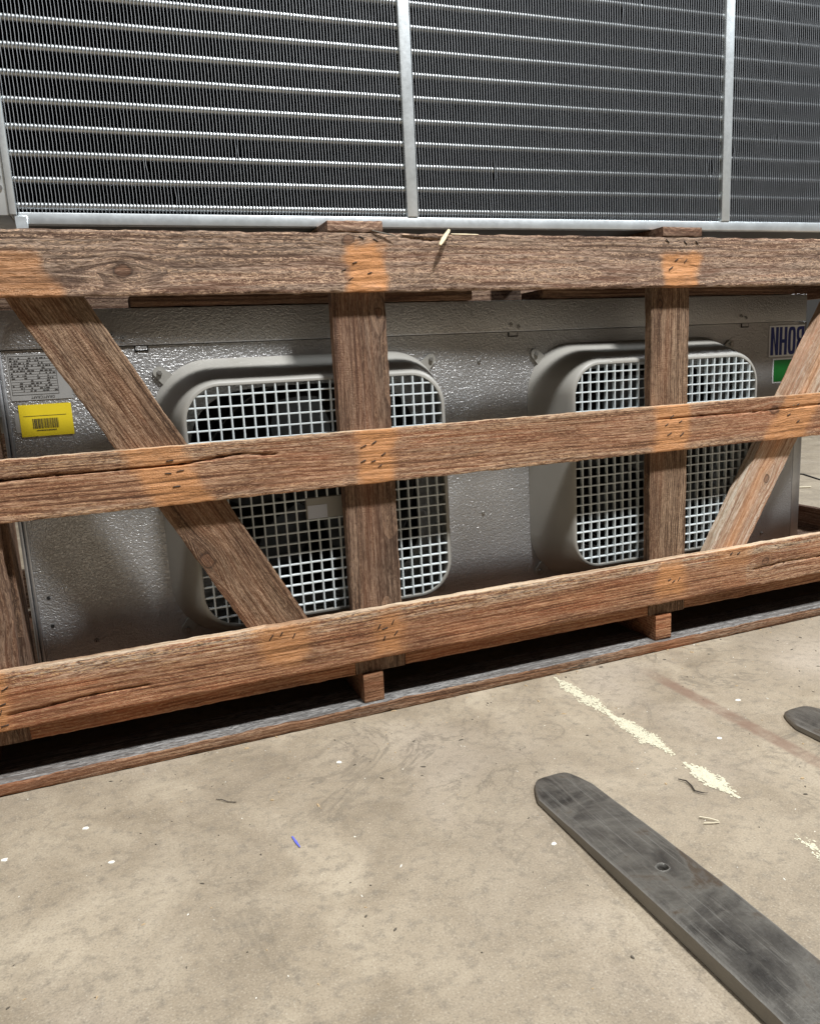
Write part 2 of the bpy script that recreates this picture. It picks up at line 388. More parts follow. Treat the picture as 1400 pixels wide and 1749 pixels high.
rail_t = board('rail', crate, (X0, 0, ZT), (1, 0, 0), (0, 0, 1), RL, RW, RT, M['rail'], 1.3,
    knots=[(-.3099-X0, .033, .011), (.0286-X0, .079, .009), (1.06-X0, .055, .008)],
    patch=quad_patch([(-.62, -.392, -.62, -.43, -.02, .056, .62), (.02, .09, .022, .094, -.02, .072, 1), (.639, .717, .633, .725, -.02, .06, .95)], .009, 2),
    wear=lambda u, v: .62+.3*nz(u*3, v*16, 5), rag=.0016, rough=.0009, bow=.05, cath=.85,
    cracks=[(.002, .003, [(.12-X0, .083), (.17-X0, .079), (.2-X0, .082)])])
rail_t['label'] = 'greyish weathered board with a dark round knot'
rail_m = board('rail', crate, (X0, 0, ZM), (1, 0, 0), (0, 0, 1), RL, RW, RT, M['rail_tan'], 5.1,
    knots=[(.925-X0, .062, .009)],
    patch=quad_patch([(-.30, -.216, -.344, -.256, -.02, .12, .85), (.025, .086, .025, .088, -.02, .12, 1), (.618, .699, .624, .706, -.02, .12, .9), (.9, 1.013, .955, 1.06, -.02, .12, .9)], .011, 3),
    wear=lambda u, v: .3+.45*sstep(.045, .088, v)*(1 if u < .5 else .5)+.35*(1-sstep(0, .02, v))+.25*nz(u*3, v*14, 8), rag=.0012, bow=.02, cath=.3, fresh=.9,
    cracks=[(.0015, .007, [(-.6-X0, .0605), (-.5049-X0, .0603), (-.4294-X0, .0619), (-.3504-X0, .0609), (-.2585-X0, .0609), (-.1967-X0, .0669), (-.1696-X0, .069)]),
            (.0016, .004, [(-.1696-X0, .069), (-.1333-X0, .0648), (-.115-X0, .0635)]),
            (.0016, .004, [(.6311-X0, .0641), (.7378-X0, .0632), (.8733-X0, .0619), (1.0507-X0, .0656), (1.2-X0, .066)])])
rail_m['label'] = 'red-brown board with a long dark split along its end'
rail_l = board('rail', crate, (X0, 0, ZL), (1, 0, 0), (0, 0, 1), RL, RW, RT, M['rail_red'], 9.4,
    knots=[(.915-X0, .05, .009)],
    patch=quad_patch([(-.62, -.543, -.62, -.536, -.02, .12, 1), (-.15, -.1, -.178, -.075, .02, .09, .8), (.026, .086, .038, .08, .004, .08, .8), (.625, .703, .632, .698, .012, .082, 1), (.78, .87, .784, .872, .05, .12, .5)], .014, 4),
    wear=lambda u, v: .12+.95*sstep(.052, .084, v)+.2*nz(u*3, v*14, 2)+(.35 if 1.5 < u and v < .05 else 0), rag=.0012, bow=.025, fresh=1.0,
    cracks=[(.002, .004, [(-.5362-X0, .0242), (-.4806-X0, .0267), (-.423-X0, .0312), (-.3466-X0, .0304)]),
            (.0018, .004, [(.888-X0, .0364), (.9703-X0, .04), (1.0733-X0, .0386), (1.3-X0, .037)])])
rail_l['label'] = 'red-brown board with a grey frayed upper edge'

def staple_mesh():
    return boxes('staple', [(-.0055, .0055, -.0011, .0011, -.0009, .0009)], .0006)
sm = staple_mesh(); sm.materials.append(M['staple'])
ST = {'t': [(0.0502, 0.803, -25), (0.0735, 0.7993, -30), (0.0364, 0.7649, 15), (0.0179, 0.754, 22), (0.0604, 0.7489, 18), (0.0285, 0.7405, 32), (0.6463, 0.8033, -40), (0.6881, 0.8001, -42), (0.715, 0.8003, -42), (0.6677, 0.7695, 30), (0.6888, 0.7677, 45), (0.6549, 0.7544, 32)],
 'm': [(-0.2751, 0.4786, 5), (-0.2792, 0.4597, -3), (-0.2613, 0.462, 8), (-0.2691, 0.4387, 4), (0.0318, 0.474, 22), (0.0507, 0.4784, 30), (0.0661, 0.458, 30), (0.0302, 0.4495, 22), (0.0477, 0.4479, 15), (0.0588, 0.4391, 32), (0.6622, 0.4776, 35), (0.6828, 0.4664, 30), (0.6495, 0.463, 32), (0.6565, 0.4442, 25), (0.6867, 0.4414, 38), (0.988, 0.4793, 25), (0.964, 0.4601, 20), (0.9901, 0.4444, 28)],
 'l': [(-0.1466, 0.1746, 50), (-0.1297, 0.1775, 55), (-0.1093, 0.1706, 60), (0.0402, 0.1598, 60), (0.0502, 0.1551, 10), (0.0657, 0.1641, 60), (0.07, 0.1431, 50), (0.0484, 0.1378, 65), (0.6612, 0.1493, 25), (0.6848, 0.147, 55), (0.6717, 0.1446, 30), (0.8198, 0.1815, 40), (0.8395, 0.1797, 30), (-0.5453, 0.144, 15), (-0.5495, 0.1324, 70), (-0.547, 0.1112, 10), (-0.5395, 0.1673, 30)]}
for k, par in (('t', rail_t), ('m', rail_m), ('l', rail_l)):
    for (x, z, a) in ST[k]:
        s = link('staple', sm, None, par); s.location = (x, -.0006, z); s.rotation_euler = (0, R(-a), 0)
        s.scale = (random.uniform(.7, 1.1), .75, random.uniform(.6, 1.1))
nailm = cyl('nail', (0, -.002, 0), (0, .004, 0), .0022, None, 10); nailm.materials.append(M['staple'])
PY = .0196; PT = .019
def vwear(u, v): return .3+.3*nz(u*3, v*20, 3)
# posts (grain runs along z)
p1 = board('post', crate, (.0914, PY, .0725), (0, 0, 1), (-1, 0, 0), .735, .0914, PT, M['post'], 2.2, knots=[(.617, .013, .007)], wear=vwear, bow=.02, cath=.5)
p2 = board('post', crate, (.717, PY, .0725), (0, 0, 1), (-1, 0, 0), .735, .0896, PT, M['brace'], 6.3, knots=[(.62, .07, .006)], wear=vwear, bow=.03)
p0 = board('post', crate, (-.518, PY, .0725), (0, 0, 1), (-1, 0, 0), .735, .089, PT, M['post'], 8.3, knots=[(.2, .03, .012)], wear=vwear, bow=.03)
# end board behind the corner post
board('end_post', crate, (-.528, .042, .0725), (0, 0, 1), (0, 1, 0), .735, .089, PT, M['post'], 3.9, du=.02, dv=.01, wear=vwear)
# braces
def brace(a_lo, a_hi, b_lo, mat, seed, ext0=0, ext1=0, thick=PT-.002, **kw):
    a_lo = Vector((a_lo[0], PY, a_lo[1])); b = Vector((b_lo[0], PY, b_lo[1])); c = Vector((a_hi[0], PY, a_hi[1]))
    U = (b-a_lo).normalized(); n = Vector((0, -1, 0)); V = n.cross(U)
    wd = abs((c-a_lo).dot(V))
    side = 1 if (c-a_lo).dot(V) > 0 else -1
    O = a_lo-U*ext0 if side > 0 else a_lo-U*ext0-V*wd
    return board('brace', crate, O, U, V, (b-a_lo).length+ext0+ext1, wd, thick, mat, seed, wear=vwear, **kw)
bl = brace((-.4653, .7164), (-.3615, .7144), (-.1827, .1933), M['brace'], 4.4, .06, .055, knots=[(.525, .012, .012)], bow=.015, rough=.0009)
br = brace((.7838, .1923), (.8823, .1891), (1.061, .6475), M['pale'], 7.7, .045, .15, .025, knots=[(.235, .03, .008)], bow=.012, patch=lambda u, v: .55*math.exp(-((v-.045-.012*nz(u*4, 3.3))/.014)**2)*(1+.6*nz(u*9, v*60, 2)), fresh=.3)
br['label'] = 'paler brace with a rusty brown heart streak'
# pallet base
board('skid_board', crate, (X0, .001, 0.0005), (1, 0, 0), (0, 0, 1), RL, .0183, .004, M['end'], 12.2, dv=.003, rag=.0022, rough=.0009, wear=lambda u, v: .45+.9*nz(u*5, 0, 1))
sk = board('skid_board', crate, (X0, .0055, .0188), (1, 0, 0), (0, 1, 0), RL, .086, .018, M['dusty'], 13.1, dv=.006, du=.012, rag=.0006, rough=.0003, wear=lambda u, v: .9)
sk['label'] = 'dusty grey upper face of the skid'
board('skid_board', crate, (X0, .3, .0188), (1, 0, 0), (0, 1, 0), RL, .089, .018, M['dusty'], 14.1, dv=.01, du=.03, wear=lambda u, v: .9)
board('skid_board', crate, (X0, .6, .0188), (1, 0, 0), (0, 1, 0), RL, .089, .018, M['dusty'], 15.1, dv=.01, du=.03, wear=lambda u, v: .9)
for i, (xa, xb) in enumerate(((.0095, .046), (.6385, .677), (-.626, -.575), (1.38, 1.42))):
    # stringers: rough blocks running back under the deck
    board('stringer', crate, (xa, .012, .0195), (1, 0, 0), (0, 0, 1), xb-xa, .053, .66, M['end'] if i != 1 else M['rail_red'], 20+i, du=.003, dv=.003, rag=.0012, rough=.0005, wear=lambda u, v: .1)
for i, (xa, xb) in enumerate(((-.62, -.0015), (.0935, .6255), (.7185, 1.48))):
    board('deck_edge', crate, (xa, .0215, .0727+.001*(i-1)), (1, 0, 0), (0, 0, 1), xb-xa, .03, .017, M['rail_red'], 30+i, rag=.0012, wear=lambda u, v: .15)
for i, y in enumerate((.04, .1405, .241, .3415, .442, .5425)):
    board('deck_board', crate, (X0+.02, y, .0925), (1, 0, 0), (0, 1, 0), RL-.04, .1, .019, M['post'], 40+i, dv=.02, du=.05, wear=vwear)
# crosswise top boards with end grain to the front
for i, (xa, xb, cup) in enumerate(((-.004, .0865, -.010), (.6361, .7262, 0.0))):
    board('top_board', crate, (xa, .0-.001*i, .8115), (1, 0, 0), (0, 0, 1), xb-xa, .0165, .68, M['rail'] if i == 0 else M['post'], 50+i*1.3, du=.003, dv=.002, rag=.0018 if i == 0 else .001, rough=.0008, ringf=lambda u, v, w: math.hypot(u-.045, v-.055), wear=lambda u, v: .3)
board('top_board', crate, (-.62, .002, .8115), (1, 0, 0), (0, 0, 1), .089, .0165, .68, M['post'], 53, du=.006, dv=.004)
board('top_board', crate, (1.36, .002, .8115), (1, 0, 0), (0, 0, 1), .089, .0165, .68, M['post'], 54, du=.006, dv=.004)
# back side of the crate
for z in (ZT, ZM, ZL):
    board('rail', crate, (X0+RL, .70, z), (-1, 0, 0), (0, 0, 1), RL, RW, RT, M['rail'], 60+z, du=.03, dv=.02)
board('light_stop_board', crate, (X0+RL, .701, .001), (-1, 0, 0), (0, 0, 1), RL, .09, .019, M['post'], 61.7, du=.03, dv=.02)  # unseen board, added to block light coming under the crate from behind
board('end_rail', crate, (1.455, .66, .061), (0, -1, 0), (0, 0, 1), .62, RW, RT, M['post'], 66.1, du=.02, dv=.005)
board('end_rail', crate, (1.455, .66, ZT), (0, -1, 0), (0, 0, 1), .62, RW, RT, M['post'], 66.7, du=.02, dv=.005)
board('post', crate, (1.455, PY, .0725), (0, 0, 1), (-1, 0, 0), .735, .089, PT, M['post'], 68.3, du=.02, dv=.01)

# ------------------------------------------------------------------ evaporator cabinet
unit = empty('evaporator_cabinet', (0, 0, 0))
tag(unit, 'grey embossed metal refrigeration cabinet with two square fan guards inside the crate', 'cabinet')
PYF = .16; XL, XR, ZB, ZTP, ZS = -.508, 1.178, .098, .716, .655
G1 = (-.2428, .2035); G2 = (.4768, .9300); GZ = (.185, .588)
cz = (GZ[0]+GZ[1])/2
def ring_panel(x0, x1, z0, z1, cx, cz, r, n=72):
    # rectangle with a round hole
    vs = []; fs = []
    for k in range(n):
        t_ = 2*math.pi*k/n; c_, s_ = math.cos(t_), math.sin(t_)
        hx = r*1.06*math.copysign(abs(c_)**.5, c_); hz = r*.96*math.copysign(abs(s_)**.5, s_)
        vs.append((cx+hx, PYF, cz+hz)); hl = math.hypot(hx, hz); c_, s_ = hx/hl, hz/hl
        sx_ = ((x1-cx) if c_ > 0 else (cx-x0))/max(abs(c_), 1e-9); sz_ = ((z1-cz) if s_ > 0 else (cz-z0))/max(abs(s_), 1e-9)
        q = min(sx_, sz_); vs.append((cx+q*c_, PYF, cz+q*s_))
    for k in range(n):
        a = 2*k; b = 2*((k+1) % n); fs.append((a, b, b+1, a+1))
    # corner fill
    for (X, Z) in ((x1, z1), (x0, z1), (x0, z0), (x1, z0)):
        best = None
        for k in range(n):
            p = vs[2*k+1]; q = vs[2*((k+1) % n)+1]
            onx = abs(p[0]-X) < 1e-6 or abs(q[0]-X) < 1e-6; onz = abs(p[2]-Z) < 1e-6 or abs(q[2]-Z) < 1e-6
            if onx and onz and math.hypot(p[0]-X, p[2]-Z) < .1: best = k
        if best is not None:
            p = vs[2*best+1]; q = vs[2*((best+1) % n)+1]
            if math.hypot(p[0]-X, p[2]-Z) > 1e-5 and math.hypot(q[0]-X, q[2]-Z) > 1e-5:
                vs.append((X, PYF, Z)); fs.append((2*best+1, 2*((best+1) % n)+1, len(vs)-1))
    return vs, fs
vs = []; fs = []
def addp(v, f):
    n = len(vs); vs.extend(v); fs.extend(tuple(i+n for i in q) for q in f)
cx1 = sum(G1)/2; cx2 = sum(G2)/2; xm = (G1[1]+G2[0])/2
bx = .012
addp(*ring_panel(XL+bx, xm, ZB, ZS, cx1, cz, .1995)); addp(*ring_panel(xm, XR-.02, ZB, ZS, cx2, cz, .1995))
panel = link('front_panel', mesh('front_panel', vs, fs), M['panel'], unit)
# hood strip along the top, lapped over the panel
link('hood_strip', boxes('hood_strip', [(XL, XR, PYF-.0035, PYF+.02, ZS+.001, ZTP)], .002, 2), M['panel'], unit)
# folded edges
link('edge_fold', boxes('edge_fold', [(XL, XL+.0055, PYF-.006, PYF+.03, ZB, ZS-.001)], .002, 2), M['flange'], unit)
link('edge_fold', boxes('edge_fold', [(XL+.0062, XL+.0118, PYF-.0035, PYF+.03, ZB, ZS-.001)], .0015, 2), M['flange'], unit)
link('edge_fold', boxes('edge_fold', [(XR-.0195, XR+.006, PYF-.0006, PYF+.03, ZB, ZS-.001)], .002, 2), M['flange'], unit)
# casing box, open to the front
D = .56
vs = [(XL, PYF+.03, ZB), (XR, PYF+.03, ZB), (XR, PYF+.03, ZTP-.001), (XL, PYF+.03, ZTP-.001), (XL, D, ZB), (XR, D, ZB), (XR, D, ZTP-.001), (XL, D, ZTP-.001)]
link('casing', mesh('casing', vs, [(0, 1, 5, 4), (1, 2, 6, 5), (2, 3, 7, 6), (3, 0, 4, 7), (4, 5, 6, 7)]), M['inside'], unit)
link('side_panel', boxes('side_panel', [(XR-.0005, XR+.001, PYF+.031, D, ZB, ZTP-.002)]), M['flange'], unit)
link('side_panel', boxes('side_panel', [(XL-.001, XL+.0005, PYF+.031, D, ZB, ZTP-.002)]), M['flange'], unit)
link('top_panel', boxes('top_panel', [(XL, XR, PYF+.021, D, ZTP-.0008, ZTP+.0007)]), M['flange'], unit)

# screws
scr = cyl('screw', (0, 0, 0), (0, -.0025, 0), .0042, .003, 14); scr.materials.append(M['screw'])
hole = cyl('screw_slot', (0, -.0022, 0), (0, -.0028, 0), .0013, None, 8); hole.materials.append(M['slot'])
for (x, z, y) in ((-.332, .6749, PYF-.0035), (-.3157, .6688, PYF-.0035), (.401, .6695, PYF-.0035), (.4179, .6646, PYF-.0035), (.9828, .6706, PYF-.0035), (.9965, .6665, PYF-.0035),
               (.3306, .6017, PYF), (.3285, .3013, PYF), (1.0676, .1635, PYF), (-.4155, .1665, PYF)):
    s = link('screw', scr, None, unit); s.location = (x, y, z)
    h_ = link('screw_slot', hole, None, s)
dh = cyl('drilled_hole', (0, -.0006, 0), (0, .002, 0), .0032, None, 10); dh.materials.append(M['slot'])
for (x, z) in ((-.4793, .2529), (-.4793, .204)):
    s = link('drilled_hole', dh, None, unit); s.location = (x, PYF, z)
# knock-out ring and latch notches
def ring(name, c, r0, r1, y0, y1, n=32):
    vs = []; fs = []
    for k in range(n):
        t_ = 2*math.pi*k/n
        for r, y in ((r0, y1), (r0, y0), (r1, y0), (r1, y1)): vs.append((c[0]+r*math.cos(t_), y, c[1]+r*math.sin(t_)))
    for k in range(n):
        for j in range(4): fs.append((4*k+j, 4*k+(j+1) % 4, 4*((k+1) % n)+(j+1) % 4, 4*((k+1) % n)+j))
    return mesh(name, vs, fs, 40)
link('knockout_ring', ring('knockout_ring', (-.4537, .3362), .0095, .0112, PYF-.0007, PYF+.002), M['panel'], unit)
for x in (-.3, .395, .985):
    link('hinge_notch', boxes('hinge_notch', [(x, x+.022, PYF-.0012, PYF+.001, ZS-.009, ZS)]), M['slot'], unit)
    link('hinge_tab', boxes('hinge_tab', [(x+.002, x+.0195, PYF-.0025, PYF-.0014, ZS-.0065, ZS)]), M['panel'], unit)

# fan guards
def rrect(x0, x1, z0, z1, r, n=10):
    pts = []
    for (cx, cz_, a0) in ((x1-r, z1-r, 0), (x0+r, z1-r, 90), (x0+r, z0+r, 180), (x1-r, z0+r, 270)):
        for k in range(n+1):
            a = R(a0+90*k/n); pts.append((cx+r*math.cos(a), cz_+r*math.sin(a)))
    return pts
FY = .055; PITCH = .01862; BAR = .0029; RIM = .06
def shroud(g):
    x0, x1 = g; z0, z1 = GZ
    # (y, offset) from the wall to the rim, then back inside
    prof = [(PYF-.0005, .0415), (PYF-.006, .0395), (.125, .0285), (.09, .0165), (.068, .0085), (.0595, .0048), (.0562, .0022), (FY, .0002), (FY, -.0032), (FY+.012, -.0036), (.1, .010), (PYF-.004, .030)]
    vs = []; fs = []; loops = []
    for y, of in prof:
        pts = rrect(x0-of, x1+of, z0-of, z1+of, RIM+of*1.0)
        loops.append(len(vs)); vs += [(p[0], y, p[1]) for p in pts]
    n = len(pts)
    for a, b in zip(loops, loops[1:]):
        for k in range(n): fs.append((a+k, a+(k+1) % n, b+(k+1) % n, b+k))
    return mesh('fan_guard', vs, fs, 50)
def zext(x, g):
    x0, x1 = g; z0, z1 = GZ
    if x < x0+RIM: d = x0+RIM-x
    elif x > x1-RIM: d = x-(x1-RIM)
    else: d = 0
    k = RIM-math.sqrt(max(0, RIM*RIM-d*d)); return z0+k, z1-k
def xext(z, g):
    x0, x1 = g; z0, z1 = GZ
    if z < z0+RIM: d = z0+RIM-z
    elif z > z1-RIM: d = z-(z1-RIM)
    else: d = 0
    k = RIM-math.sqrt(max(0, RIM*RIM-d*d)); return x0+k, x1-k
def grille(g, hole=None):
    vs = []; fs = []
    def bar(a0, a1, c, vert, dep):
        # tapered bar: BAR wide at the front, thinner behind
        w0 = BAR/2; w1 = BAR*.32; y0 = FY+.0006+(0 if vert else .0003); y1 = FY+dep
        n = len(vs)
        for a in (a0, a1):
            for (w, y) in ((-w0, y0+.0006), (-w0*.6, y0), (w0*.6, y0), (w0, y0+.0006), (w1, y1), (-w1, y1)):
                vs.append((c+w, y, a) if vert else (a, y, c+w))
        for k in range(6): fs.append((n+k, n+(k+1) % 6, n+6+(k+1) % 6, n+6+k))
    nx = round((g[1]-g[0])/PITCH)
    for i in range(1, nx):
        x = g[0]+(g[1]-g[0])*i/nx; a, b = zext(x, g)
        if hole and hole[0] < x < hole[1]: bar(a, hole[2], x, True, .0085); bar(hole[3], b, x, True, .0085)
        else: bar(a, b, x, True, .0085)
    nzr = round((GZ[1]-GZ[0])/.0183)
    for i in range(1, nzr):
        z = GZ[0]+(GZ[1]-GZ[0])*i/nzr; a, b = xext(z, g)
        if hole and hole[2] < z < hole[3]: bar(a, hole[0], z, False, .008); bar(hole[1], b, z, False, .008)
        else: bar(a, b, z, False, .008)
    return mesh('grille', vs, fs)
def fan_guard(g, plate, lab):
    s = link('fan_guard', shroud(g), M['guard'], unit); s['label'] = lab
    hole = (-.0585, .0165, .352, .3885) if plate else None
    link('grille', grille(g, hole), M['grille'], s)
    if plate:
        link('blank_plate', boxes('blank_plate', [(hole[0], hole[1], FY, FY+.008, hole[2], hole[3])], .001), M['guard'], s)
        link('maker_sticker', boxes('maker_sticker', [(-.0565, -.0225, FY-.0007, FY-.0001, .3525, .3755)]), M['motor_label'], s)
    cx = sum(g)/2
    for sx_ in (-1, 1):
        for sz_ in (-1, 1):
            ex = cx+sx_*((g[1]-g[0])/2+.0415); ez = cz+sz_*((GZ[1]-GZ[0])/2+.0415)
            p = Vector((ex-sx_*.026, ez-sz_*.026)); d = Vector((sx_, sz_)).normalized(); q = Vector((-d.y, d.x))
            # tongue of sheet with a rounded tip, hugging the panel
            bm = bmesh.new(); prof = []
            for k in range(9):
                a = math.pi*(k/8)-math.pi/2; prof.append(p+d*(.011+.0095*math.cos(a))+q*(.0095*math.sin(a)))
            prof = [p-d*.012-q*.012]+prof+[p-d*.012+q*.012]
            vsa = [bm.verts.new((v.x, PYF-.0007, v.y)) for v in prof]; vsb = [bm.verts.new((v.x, PYF-.0052, v.y)) for v in prof]
            bm.faces.new(vsa); bm.faces.new(vsb); n = len(prof)
            for k in range(n): bm.faces.new((vsa[k], vsa[(k+1) % n], vsb[(k+1) % n], vsb[k]))
            bmesh.ops.recalc_face_normals(bm, faces=bm.faces)
            me = bpy.data.meshes.new('mounting_tab'); bm.to_mesh(me); bm.free()
            link('mounting_tab', me, M['guard'], s)
            c = p+d*.010
            link('bolt', cyl('bolt', (c.x, PYF-.005, c.y), (c.x, PYF-.0095, c.y), .0046, .0038, 6), M['screw'], s)
    return s
fan_guard(G1, True, 'guard with a small blank plate and white sticker in its grid')
fan_guard(G2, False, 'guard with an unbroken grid')
# fans behind the guards
for cx in (cx1, cx2):
    hub = link('fan', cyl('fan', (cx, .145, cz), (cx, .2, cz), .032, .036, 24), M['motor'], unit)
    for k in range(5):
        a0 = 2*math.pi*k/5+.4; vs = []; fs = []
        for i in range(8):
            r = .03+.14*i/7; half = .2+.28*math.sin(math.pi*min(1, .15+i/8))
            for j in range(7):
                a = a0+half*(j/3-1); tw = (j/3-1)*half*r*.55
                vs.append((cx+r*math.cos(a), .175+tw, cz+r*math.sin(a)))
        for i in range(7):
            for j in range(6): fs.append((i*7+j, i*7+j+1, i*7+j+8, i*7+j+7))
        me = mesh('blade', vs, fs, 60); link('blade', me, M['blade'], hub)
    link('fan_motor', cyl('fan_motor', (cx, .201, cz), (cx, .3, cz), .055, None, 24), M['motor'], unit)
    link('fan_ring', ring('fan_ring', (cx, cz),   .198, .2005, PYF+.001, PYF+.055, 64), M['inside'], unit)

# writing
def text(name, s, size, w, h, mat, parent, cx, y, cz_, rot180=True, bold=0.0, sx=None):
    cu = bpy.data.curves.new('t', 'FONT'); cu.body = s; cu.size = size; cu.offset = bold; cu.fill_mode = 'FRONT'
    o = bpy.data.objects.new('t', cu); COL.objects.link(o)
    bpy.context.view_layer.update()
    me = bpy.data.meshes.new_from_object(o.evaluated_get(bpy.context.evaluated_depsgraph_get()))
    bpy.data.objects.remove(o)
    xs_ = [v.co.x for v in me.vertices]; ys_ = [v.co.y for v in me.vertices]
    mx, Mx, my, My = min(xs_), max(xs_), min(ys_), max(ys_)
    fx = w/(Mx-mx); fy = h/(My-my)
    for v in me.vertices:
        a = (v.co.x-(mx+Mx)/2)*fx; b = (v.co.y-(my+My)/2)*fy
        if rot180: a, b = -a, -b
        v.co = (cx+a, y, cz_+b)
    me.name = name; me.materials.clear()
    return link(name, me, mat, parent)
LY = PYF-.0007
def sheet(name, x0, x1, z0, z1, mat, parent, y=LY, nx=8, curl=.0):
    return link(name, boxes(name, [(x0, x1, y-.0002, y+.0003, z0, z1)]), mat, parent)
rl = sheet('rating_label', -.491, -.402, .5775, .649, M['label'], unit)
rl['label'] = 'dense black printed data label, upside down'
bl_ = []
def fr(x0, x1, z0, z1, w=.0006):
    return [(x0, x1, LY-.0005, LY-.0003, z0, z0+w), (x0, x1, LY-.0005, LY-.0003, z1-w, z1), (x0, x0+w, LY-.0005, LY-.0003, z0, z1), (x1-w, x1, LY-.0005, LY-.0003, z0, z1)]
bl_ += fr(-.4885, -.421, .586, .6465)
for i in range(14):
    z = .5905+i*.0039
    bl_.append((-.4875, -.422, LY-.0005, LY-.0003, z, z+.0003))
link('printed_frame', boxes('printed_frame', bl_), M['ink'], rl)
rng = random.Random(5); wl = []
for i in range(14):
    z = .5913+i*.0039; x = -.4865
    while x < -.426:
        w = rng.uniform(.0012, .0052)
        if rng.random() < .62: wl.append((x, min(x+w, -.4225), LY-.0005, LY-.0003, z+.0002, z+.0019))
        x += w+rng.uniform(.0007, .0035)
link('printed_lines', boxes('printed_lines', wl), M['ink'], rl)
text('printed_word', 'DRAFTCRAFT', .01, .034, .0042, M['ink'], rl, -.4455, LY-.0005, .5818, True, .0)
sheet('paper_strip', -.4905, -.4835, .527, .5585, M['label'], unit, LY)
yl = sheet('barcode_label', -.4835, -.4065, .520, .5705, M['yellow'], unit, LY-.0006)
yl['label'] = 'yellow paper label with a black barcode'
bc = []; x = -.4655; rng = random.Random(11)
while x < -.4275:
    w = rng.choice((.0004, .0006, .0009, .0013)); bc.append((x, x+w, LY-.0012, LY-.0009, .5325, .548)); x += w+rng.choice((.0004, .0005, .0009))
link('barcode', boxes('barcode', bc), M['ink'], yl)
link('crease', boxes('crease', [(-.478, -.415, LY-.0011, LY-.0009, .5522, .5528)]), M['ink'], yl)
wl = []; x = -.461
while x < -.432:
    w = rng.uniform(.001, .002); wl.append((x, x+w, LY-.0012, LY-.0009, .5285, .5302)); x += w+.0006
link('printed_lines', boxes('printed_lines', wl), M['ink'], yl)
bs = sheet('brand_sticker', 1.069, 1.1765, .5775, .6475, M['white_label'], unit, LY-.0003)
bs['label'] = 'white sticker with upside-down navy block letters'
def glyph(ch, w, h):
    a = .0086; P = []
    def rect(x0, x1, z0, z1): P.append([(x0, z0), (x1, z0), (x1, z1), (x0, z1)])
    def oval(x0, x1, z0, z1, t_, half=False):
        cx_, cz_ = (x0+x1)/2, (z0+z1)/2; rx, rz = (x1-x0)/2, (z1-z0)/2; n = 24
        if half: cx_ = x0; rx = x1-x0
        for k in range(n):
            q = []
            for kk, f_ in ((k, 0), (k+1, 0), (k+1, 1), (k, 1)):
                th = (-math.pi/2+math.pi*kk/n) if half else 2*math.pi*kk/n
                c_, s_ = math.cos(th), math.sin(th); e_ = .55
                ex = math.copysign(abs(c_)**e_, c_); ez = math.copysign(abs(s_)**e_, s_)
                q.append((cx_+(rx-f_*t_)*ex, cz_+(rz-f_*t_*.9)*ez))
            P.append(q)
    if ch == 'H': rect(0, a, 0, h); rect(w-a, w, 0, h); rect(a, w-a, h*.44, h*.57)
    if ch == 'N': rect(0, a, 0, h); rect(w-a, w, 0, h); P.append([(a, h), (a, h*.62), (w-a, 0), (w-a, h*.38)])
    if ch == 'O': oval(0, w, 0, h, a)
    if ch == 'B': rect(0, a, 0, h); oval(a, w, 0, h*.53, a*.9, True); oval(a, w*.97, h*.47, h, a*.9, True)
    return P
x = 1.1755
for ch in 'BOHN':
    w = .0236; h = .063; vs = []; fs = []
    for q in glyph(ch, w, h):
        n = len(vs); vs += [(x-px, LY-.0008, .644-pz) for px, pz in q]; fs.append(tuple(range(n, n+len(q))))
    me = bpy.data.meshes.new('letter'); me.from_pydata(vs, [], fs); me.update(); link('letter', me, M['blue_ink'], bs)
    x -= .0262
gs = sheet('green_sticker', 1.082, 1.1765, .517, .5735, M['white_label'], unit, LY-.0003)
link('green_field', boxes('green_field', [(1.0855, 1.1765, LY-.0009, LY-.0006, .5205, .57)]), M['green_ink'], gs)

# ------------------------------------------------------------------ loose boards on the cabinet roof
for i, (xa, xb) in enumerate(((-.2985, .315), (.47, 1.13))):
    b = board('loose_board', None, (xa, .150, .7175), (1, 0, 0), (0, 0, 1), xb-xa, .0175, .085, M['post'], 70+i*2.1, du=.01, dv=.004, wear=lambda u, v: .1)
    tag(b, ('flat brown board lying on the cabinet roof beneath the top rail, pale sawn end showing', 'dark board on the cabinet roof to the right, above the unbroken fan guard')[i], 'board', 'boards lying on the cabinet roof')

# ------------------------------------------------------------------ coil unit on top of the crate
coil = empty('coil_unit', (-.4404, .0786, .8283)); coil.rotation_euler = (0, 0, R(-2.2))
tag(coil, 'finned aluminium coil in a galvanised frame stacked on top of the crate', 'coil')
CH = .62; CD = .14; NE = 1.9
def cpart(name, me, mat): return link(name, me, mat, coil)
cpart('frame_rail', boxes('frame_rail', [(.001, NE, -.002, .012, .0005, .0172)], .0012, 2), M['galv'])
cpart('coil_base_shade', boxes('coil_base_shade', [(.001, NE, .0125, CD, .0012, .0165)]), M['inside'])  # dark slab added behind the lip, its colour stands for shade in the gap
cpart('frame_rail', boxes('frame_rail', [(.001, NE, -.002, CD, CH+.02, CH+.04)], .0012, 2), M['galv'])
for s in (.593, 1.241): cpart('support_bar', boxes('support_bar', [(s, s+.0192, -.0035, .02, .0178, CH+.0195)], .0012, 2), M['galv'])
cpart('end_plate', boxes('end_plate', [(-.115, -.0105, -.001, CD, .0125, CH+.04)], .0012, 2), M['galv'])
cpart('end_plate', boxes('end_plate', [(-.0098, -.0005, -.006, CD, .013, CH+.04)], .0012, 2), M['galv'])
cpart('foot', boxes('foot', [(-.004, .0125, -.0045, -.0022, -.014, .012)], .0008), M['galv'])
